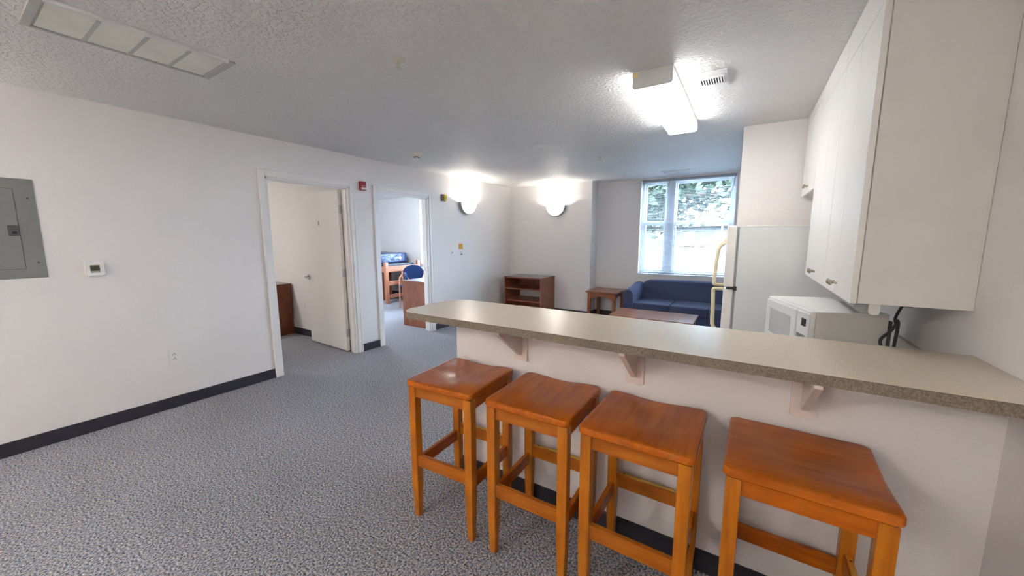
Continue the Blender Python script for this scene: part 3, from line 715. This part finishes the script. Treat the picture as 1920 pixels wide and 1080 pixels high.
# ------------------------------------------------------------------ end table and coffee table
def table(name, x0, x1, y0, y1, zt, lw_, apron, label, cat, th=.024, inset=.03, arch=True):
    r_ = thing(name, label, cat, ((x0 + x1) / 2, (y0 + y1) / 2, 0))
    prof = [(.014, -th), (.004, -th + .008), (0, -th + .012), (0, -.004), (.004, 0)]
    rs = [[(x0 + d, y0 + d, zt + z), (x1 - d, y0 + d, zt + z), (x1 - d, y1 - d, zt + z), (x0 + d, y1 - d, zt + z)] for d, z in prof]
    obj('table_top', MB().rings(rs), 'table_wood_x', r_)
    zb = zt - th
    for (lx0, ly0) in ((x0 + inset, y0 + inset), (x1 - inset - lw_, y0 + inset), (x0 + inset, y1 - inset - lw_), (x1 - inset - lw_, y1 - inset - lw_)):
        obj('leg', MB().box(lx0, lx0 + lw_, ly0, ly0 + lw_, 0, zb), 'table_wood_z', r_, .003)
    def arch_pts(a, c):
        pts = [(a, zb), (a, zb - apron)]
        n = 10
        for i in range(1, n): 
            u = i / n; pts.append((a + (c - a) * u, zb - apron + (apron * .42 if arch else 0) * math.sin(PI * u)))
        return pts + [(c, zb - apron), (c, zb)]
    ax, cx_ = x0 + inset + lw_, x1 - inset - lw_; ay, cy_ = y0 + inset + lw_, y1 - inset - lw_
    for y in (y0 + inset + .008, y1 - inset - .028): obj('apron', MB().prism(arch_pts(ax, cx_), 'y', y, y + .02), 'table_wood_x', r_)
    for x in (x0 + inset + .008, x1 - inset - .028): obj('apron', MB().prism(arch_pts(ay, cy_), 'x', x, x + .02), 'table_wood_x', r_)
    return r_
table('end_table', -2.330, -1.785, 6.055, 6.650, .53, .050, .11, 'square cherry end table with arched apron left of the sofa', 'table')
table('coffee_table', -1.525, -.487, 4.840, 5.440, .415, .055, .08, 'long low cherry coffee table in front of the sofa', 'table', .03)

# ------------------------------------------------------------------ sofa
so = thing('sofa', 'dark blue fabric three seat sofa under the window', 'sofa', (-.67, 6.25, 0))
sx0, sx1, sy0, sy1 = -1.625, .285, 5.86, 6.665
aw = .165
obj('base', MB().box(sx0 + aw, sx1 - aw, sy0 + .03, sy1 - .16, .06, .30), 'sofa_blue', so, .02, 3)
def armp(x0, x1):
    pts = [(x0, .03), (x1, .03), (x1, .50)]
    for i in range(0, 11):
        a = PI * i / 10; pts.append(((x0 + x1) / 2 + (x1 - x0) / 2 * math.cos(a) * (1.0 if math.sin(a) < .99 else 1), .54 + .10 * math.sin(a)))
    return pts + [(x0, .50)]
for x0 in (sx0, sx1 - aw):
    mb = MB(); P_ = armp(x0, x0 + aw)
    # arm rises a little towards the back
    rs = []
    for y, k, sc in ((sy0, 0, .94), (sy0 + .03, 0, 1.0), (sy0 + .3, .015, 1.0), (sy1 - .20, .06, 1.0), (sy1 - .05, .05, 1.0)):
        xc = x0 + aw / 2
        rs.append([(xc + (a - xc) * sc, y, (b2 if b2 < .1 else (b2 + k) * (1 if sc == 1 else .985))) for a, b2 in P_])
    obj('arm', mb.rings(rs), 'sofa_blue', so, smooth=True)
cw_ = (sx1 - sx0 - 2 * aw) / 3
for k in range(3):
    a = sx0 + aw + k * cw_
    obj('seat_cushion', MB().prism(rrect(a + .003, a + cw_ - .003, sy0 - .005, sy1 - .22, .03, 4), 'z', .30, .435), 'sofa_blue', so, .022, 4)
# backrest with rounded shoulders and slightly reclined face
bp = []
bx0, bx1, bz0, bz1 = sx0 + aw - .02, sx1 - aw + .02, .28, .735
pts = [(bx0, bz0), (bx1, bz0), (bx1, bz1 - .10)]
for i in range(0, 9):
    a = PI / 2 * i / 8; pts.append((bx1 - .14 + .14 * math.cos(a), bz1 - .10 + .10 * math.sin(a) - .0))
for i in range(1, 8):
    u = i / 8; pts.append((bx1 - .14 + (bx0 - bx1 + .28) * u, bz1 + .012 * math.sin(PI * u)))
for i in range(0, 9):
    a = PI / 2 + PI / 2 * i / 8; pts.append((bx0 + .14 + .14 * math.cos(a), bz1 - .10 + .10 * math.sin(a)))
rs = []
for y, dz, sc in ((sy1, -.03, .97), (sy1 - .02, 0, 1), (sy1 - .12, 0, 1), (sy1 - .17, -.012, .99), (sy1 - .19, -.035, .975)):
    rec = 0
    rs.append([((a - (bx0 + bx1) / 2) * sc + (bx0 + bx1) / 2, y - (.07 * max(0, 1 - (b2 - bz0) / (bz1 - bz0)) if y < sy1 - .03 else 0), b2 + dz * (b2 - bz0) / (bz1 - bz0)) for a, b2 in pts])
obj('backrest', MB().rings(rs), 'sofa_blue', so, smooth=True)
for x in (sx0 + .04, sx1 - .08):
    for y in (sy0 + .05, sy1 - .12): obj('foot', MB().box(x, x + .04, y, y + .04, 0, .06), 'black_plastic', so)

# ------------------------------------------------------------------ nearer bedroom: desk
def desk(name, x0, x1, y0, y1, zt, side, label, open_side):
    r_ = thing(name, label, 'desk', ((x0 + x1) / 2, (y0 + y1) / 2, 0))
    obj('desk_top', MB().box(x0, x1, y0, y1, zt - .026, zt), side, r_, .001)
    obj('top_laminate', MB().box(x0 + .002, x1 - .002, y0 + .002, y1 - .002, zt, zt + .002), 'grey_laminate', r_)
    if open_side == 'y':      # end panels at y ends
        for a in (y0 + .004, y1 - .026): obj('end_panel', MB().box(x0 + .006, x1 - .004, a, a + .022, 0, zt - .026), side, r_)
        obj('modesty_panel', MB().box(x1 - .03, x1 - .012, y0 + .026, y1 - .026, .25, zt - .026), side, r_)
    else:
        for a in (x0 + .004, x1 - .026): obj('end_panel', MB().box(a, a + .022, y0 + .006, y1 - .004, 0, zt - .026), side, r_)
        obj('modesty_panel', MB().box(x0 + .026, x1 - .026, y1 - .03, y1 - .012, .25, zt - .026), side, r_)
    return r_
desk('desk', -7.0, -5.80, 2.28, 2.90, .775, 'desk_dark_z', 'dark reddish desk end with grey top in the nearer bedroom', 'x')
desk('desk', -4.81, -4.245, 4.165, 5.35, .755, 'cherry_z', 'cherry desk with pale top just inside the farther doorway', 'y')
desk('desk', -6.52, -5.20, 5.86, 6.36, .755, 'cherry_z', 'desk with grey top under the far bedroom window', 'x')

# ------------------------------------------------------------------ farther bedroom: bed, mattress, dresser, chairs
bd = thing('bed_frame', 'cherry bunk bed end frame with three rails in the far bedroom', 'bed', (-7.6, 5.82, 0))
px = -6.72
for (x, y) in ((px, 5.33), (px, 6.27), (-8.74, 5.33), (-8.74, 6.27)):
    obj('post', MB().box(x, x + .07, y, y + .075, 0, .925), 'bed_wood_z', bd, .005)
for x in (px + .018, -8.72):
    for z0, z1 in ((.705, .825), (.405, .495), (.118, .20)): obj('rail', MB().box(x, x + .035, 5.405, 6.27, z0, z1), 'bed_wood_y', bd, .004)
for y in (5.345, 6.285): obj('side_rail', MB().box(-8.67, px, y, y + .035, .70, .82), 'bed_wood_y', bd, .004)
obj('deck', MB().box(-8.70, px + .01, 5.385, 6.28, .745, .775), 'mattress_dark', bd)
mt0 = thing('mattress', 'dark thin mattress lying on the bunk bed frame', 'mattress', (-7.7, 5.83, .777))
obj('pad', MB().prism(rrect(-8.66, -6.76, 5.39, 6.26, .03, 4), 'z', .777, .875), 'mattress_dark', mt0, .02, 3)
mt = thing('mattress', 'blue vinyl mattress with a white tag on top of the bunk bed', 'mattress', (-7.7, 5.8, .876))
obj('vinyl_cover', MB().prism(rrect(-8.64, -6.98, 5.41, 6.26, .05, 5), 'z', .876, 1.105), 'mattress_vinyl', mt, .035, 4)
obj('tag', MB().add([(-6.977, 5.975, .985), (-6.977, 6.03, .945), (-6.977, 6.075, .99), (-6.977, 6.02, 1.03), (-6.974, 5.975, .985), (-6.974, 6.03, .945), (-6.974, 6.075, .99), (-6.974, 6.02, 1.03)],
    [(0, 1, 2, 3), (7, 6, 5, 4), (0, 4, 5, 1), (1, 5, 6, 2), (2, 6, 7, 3), (3, 7, 4, 0)]), 'label_white', mt)
dz = thing('dresser', 'dark cherry dresser standing under the bunk bed', 'dresser', (-7.5, 5.6, 0))
obj('body', MB().box(-7.72, -7.12, 5.42, 5.86, 0, .69), 'cherry_z', dz, .002)
for k in range(3):
    d = obj('drawer', MB().box(-7.70, -7.14, 5.402, 5.42, .06 + k * .205, .255 + k * .205), 'cherry_x', dz, .002)
    obj('drawer_pull', MB().box(-7.47, -7.37, 5.392, 5.402, .15 + k * .205, .165 + k * .205), 'slot_dark', d)
def desk_chair(loc, rot, label, sc=1.0):
    r_ = thing('desk_chair', label, 'chair', loc, rot, 'blue desk chairs in the far bedroom'); OFF[r_.name] = Vector((0, 0, 0)); r_.scale = (1, 1, sc)
    obj('seat', MB().prism(rrect(-.23, .23, -.22, .22, .06, 5), 'z', .42, .48), 'chair_blue', r_, .02, 3)
    n = 14; pts = []
    for i in range(n + 1):
        a = PI * i / n; pts.append((.225 * math.cos(a), .70 + .17 * math.sin(a)))
    pts = [(.20, .56)] + pts + [(-.20, .56)]
    rs = [[(x, .235 + .10 * x * x * -3 + y + .10 * (z - .56), z) for x, z in pts] for y in (0, .04)]
    obj('backrest', MB().rings(rs), 'chair_blue', r_, .01, 3)
    for s in (-1, 1):
        obj('side_frame', MB().tube(smooth_path([(s * .235, -.20, 0), (s * .235, -.17, .35), (s * .24, -.12, .60), (s * .24, .05, .645), (s * .238, .18, .66), (s * .235, .235, .74)], 5), .016, 8), 'bed_wood_z', r_, smooth=True)
        obj('rear_leg', MB().tube([(s * .235, .30, 0), (s * .232, .20, .45), (s * .23, .235, .72)], .016, 8), 'bed_wood_z', r_, smooth=True)
desk_chair((-5.98, 5.46, 0), R(40), 'blue padded desk chair with wooden arms facing the far window desk')
desk_chair((-5.06, 4.84, 0), R(140), 'blue padded desk chair pulled up behind the near bedroom desk', .95)

# ------------------------------------------------------------------ outdoors
GZ = -.35
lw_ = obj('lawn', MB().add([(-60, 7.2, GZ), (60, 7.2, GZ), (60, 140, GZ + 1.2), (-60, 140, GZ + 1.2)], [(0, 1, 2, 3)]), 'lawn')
lw_['kind'] = 'structure'; lw_['label'] = 'sunlit lawn outside the window'
pv = obj('swath', MB().add([(-60, 17, GZ + .12), (60, 17, GZ + .12), (60, 31.0, GZ + .26), (-60, 31.0, GZ + .26), (-60, 17, GZ - .1), (60, 17, GZ - .1), (60, 31, GZ - .1), (-60, 31, GZ - .1)],
    [(0, 1, 2, 3), (7, 6, 5, 4), (0, 4, 5, 1), (1, 5, 6, 2), (2, 6, 7, 3), (3, 7, 4, 0)]), 'dark_ground')
pv['kind'] = 'structure'; pv['label'] = 'darker grey path across the lawn'  # darker strip of ground laid across the lawn
def tree(x, y, hgt, cr, cz, nleaf, label, seed, ls=.16):
    rnd = random.Random(seed)
    r_ = thing('tree', label, 'tree', (x, y, GZ + .1), 0, 'trees outside the window'); OFF[r_.name] = Vector((0, 0, 0))
    obj('trunk', MB().tube([(0, 0, -.4), (.05, 0, 1.2), (-.05, .1, hgt * .5), (.1, 0, hgt * .8)], .22, 10), 'bark', r_, smooth=True)
    brs = []
    for k in range(9):
        a = rnd.uniform(0, 2 * PI); z0 = rnd.uniform(cz - cr * .4, hgt * .75); L = rnd.uniform(.5, .9) * cr
        pts = [(0, 0, z0), (L * .5 * math.cos(a), L * .5 * math.sin(a), z0 + rnd.uniform(0, .5)), (L * math.cos(a), L * math.sin(a), z0 + rnd.uniform(-.6, .9))]
        obj('branch', MB().tube(pts, .06, 6), 'bark', r_, smooth=True)
    mb = MB(); cl_ = []
    for k in range(70):
        while True:
            p = Vector((rnd.uniform(-1, 1), rnd.uniform(-1, 1), rnd.uniform(-1, 1)))
            if p.length < 1: break
        cl_.append((Vector((p.x * cr, p.y * cr, cz + p.z * cr * .62)), rnd.uniform(.5, 1.0)))
    for i in range(nleaf):
        c, s = rnd.choice(cl_)
        p = c + Vector((rnd.gauss(0, .5), rnd.gauss(0, .5), rnd.gauss(0, .38))) * s
        u = Vector((rnd.uniform(-1, 1), rnd.uniform(-1, 1), rnd.uniform(-.6, .6))).normalized(); w_ = u.orthogonal().normalized()
        w_ = (w_ * rnd.uniform(.3, 1) + u.cross(w_) * rnd.uniform(-1, 1)).normalized(); k = ls * rnd.uniform(.7, 1.3)
        mb.add([p - u * k, p + w_ * k * .45, p + u * k, p - w_ * k * .45], [(0, 1, 2, 3)])
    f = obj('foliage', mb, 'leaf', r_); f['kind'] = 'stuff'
tree(-2.62, 15.5, 7.5, 4.3, 4.9, 15000, 'leafy green tree filling the top of the window', 3)
tree(5.2, 24.5, 9.5, 4.4, 6.2, 9000, 'leafy green tree behind the right half of the window', 5)
tree(-9.5, 27.0, 9.0, 4.6, 6.0, 7000, 'leafy green tree behind the left half of the window', 9)
hs = thing('house', 'pale low house across the lawn beyond the trees', 'building', (-4, 62, GZ)); 
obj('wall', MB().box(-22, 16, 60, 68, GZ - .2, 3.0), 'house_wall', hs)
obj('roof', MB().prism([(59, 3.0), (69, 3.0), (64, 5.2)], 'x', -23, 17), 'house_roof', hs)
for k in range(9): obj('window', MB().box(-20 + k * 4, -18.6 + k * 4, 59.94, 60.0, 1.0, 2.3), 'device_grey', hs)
cr_ = thing('parked_car', 'small red car parked beyond the lawn', 'car', (-5.2, 46, 0.1)); OFF[cr_.name] = Vector((-5.2, 46, 0.0))
cz0 = -.1; cr_.location = (-6.6, 57, .02); cr_.scale = (.75, .8, .75)
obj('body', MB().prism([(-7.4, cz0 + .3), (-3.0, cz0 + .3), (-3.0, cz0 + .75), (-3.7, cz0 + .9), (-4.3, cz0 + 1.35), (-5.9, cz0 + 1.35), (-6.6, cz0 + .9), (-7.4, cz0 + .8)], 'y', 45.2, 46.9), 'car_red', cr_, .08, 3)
obj('glass', MB().prism([(-6.4, cz0 + .92), (-3.95, cz0 + .92), (-4.4, cz0 + 1.28), (-5.8, cz0 + 1.28)], 'y', 45.19, 46.91), 'device_grey', cr_)
for x in (-6.5, -3.9):
    for y in (45.15, 46.75): obj('wheel', MB().cyl((x, y, cz0 + .3), (x, y + .2, cz0 + .3), .32, None, 16), 'black_plastic', cr_)
for k, (x, y, lab) in enumerate(((-2.55, 24.0, 'wooden post standing on the lawn left of the window mullion'), (-2.1, 40.0, 'slim pale pole standing on the far lawn right of the mullion'))):
    p_ = thing('post', lab, 'post', (x, y, GZ)); OFF[p_.name] = Vector((x, y, 0)); p_.location = (x, y, 0)
    obj('shaft', MB().cyl((x, y, -.4), (x, y, 1.1 if k == 0 else 3.0), .06 if k == 0 else .10, None, 10), 'post_wood' if k == 0 else 'house_wall', p_, smooth=True)
    obj('cap', MB().cyl((x, y, 1.1 if k == 0 else 3.0), (x, y, 1.14 if k == 0 else 3.08), .08 if k == 0 else .14, .02, 10), 'device_grey', p_)
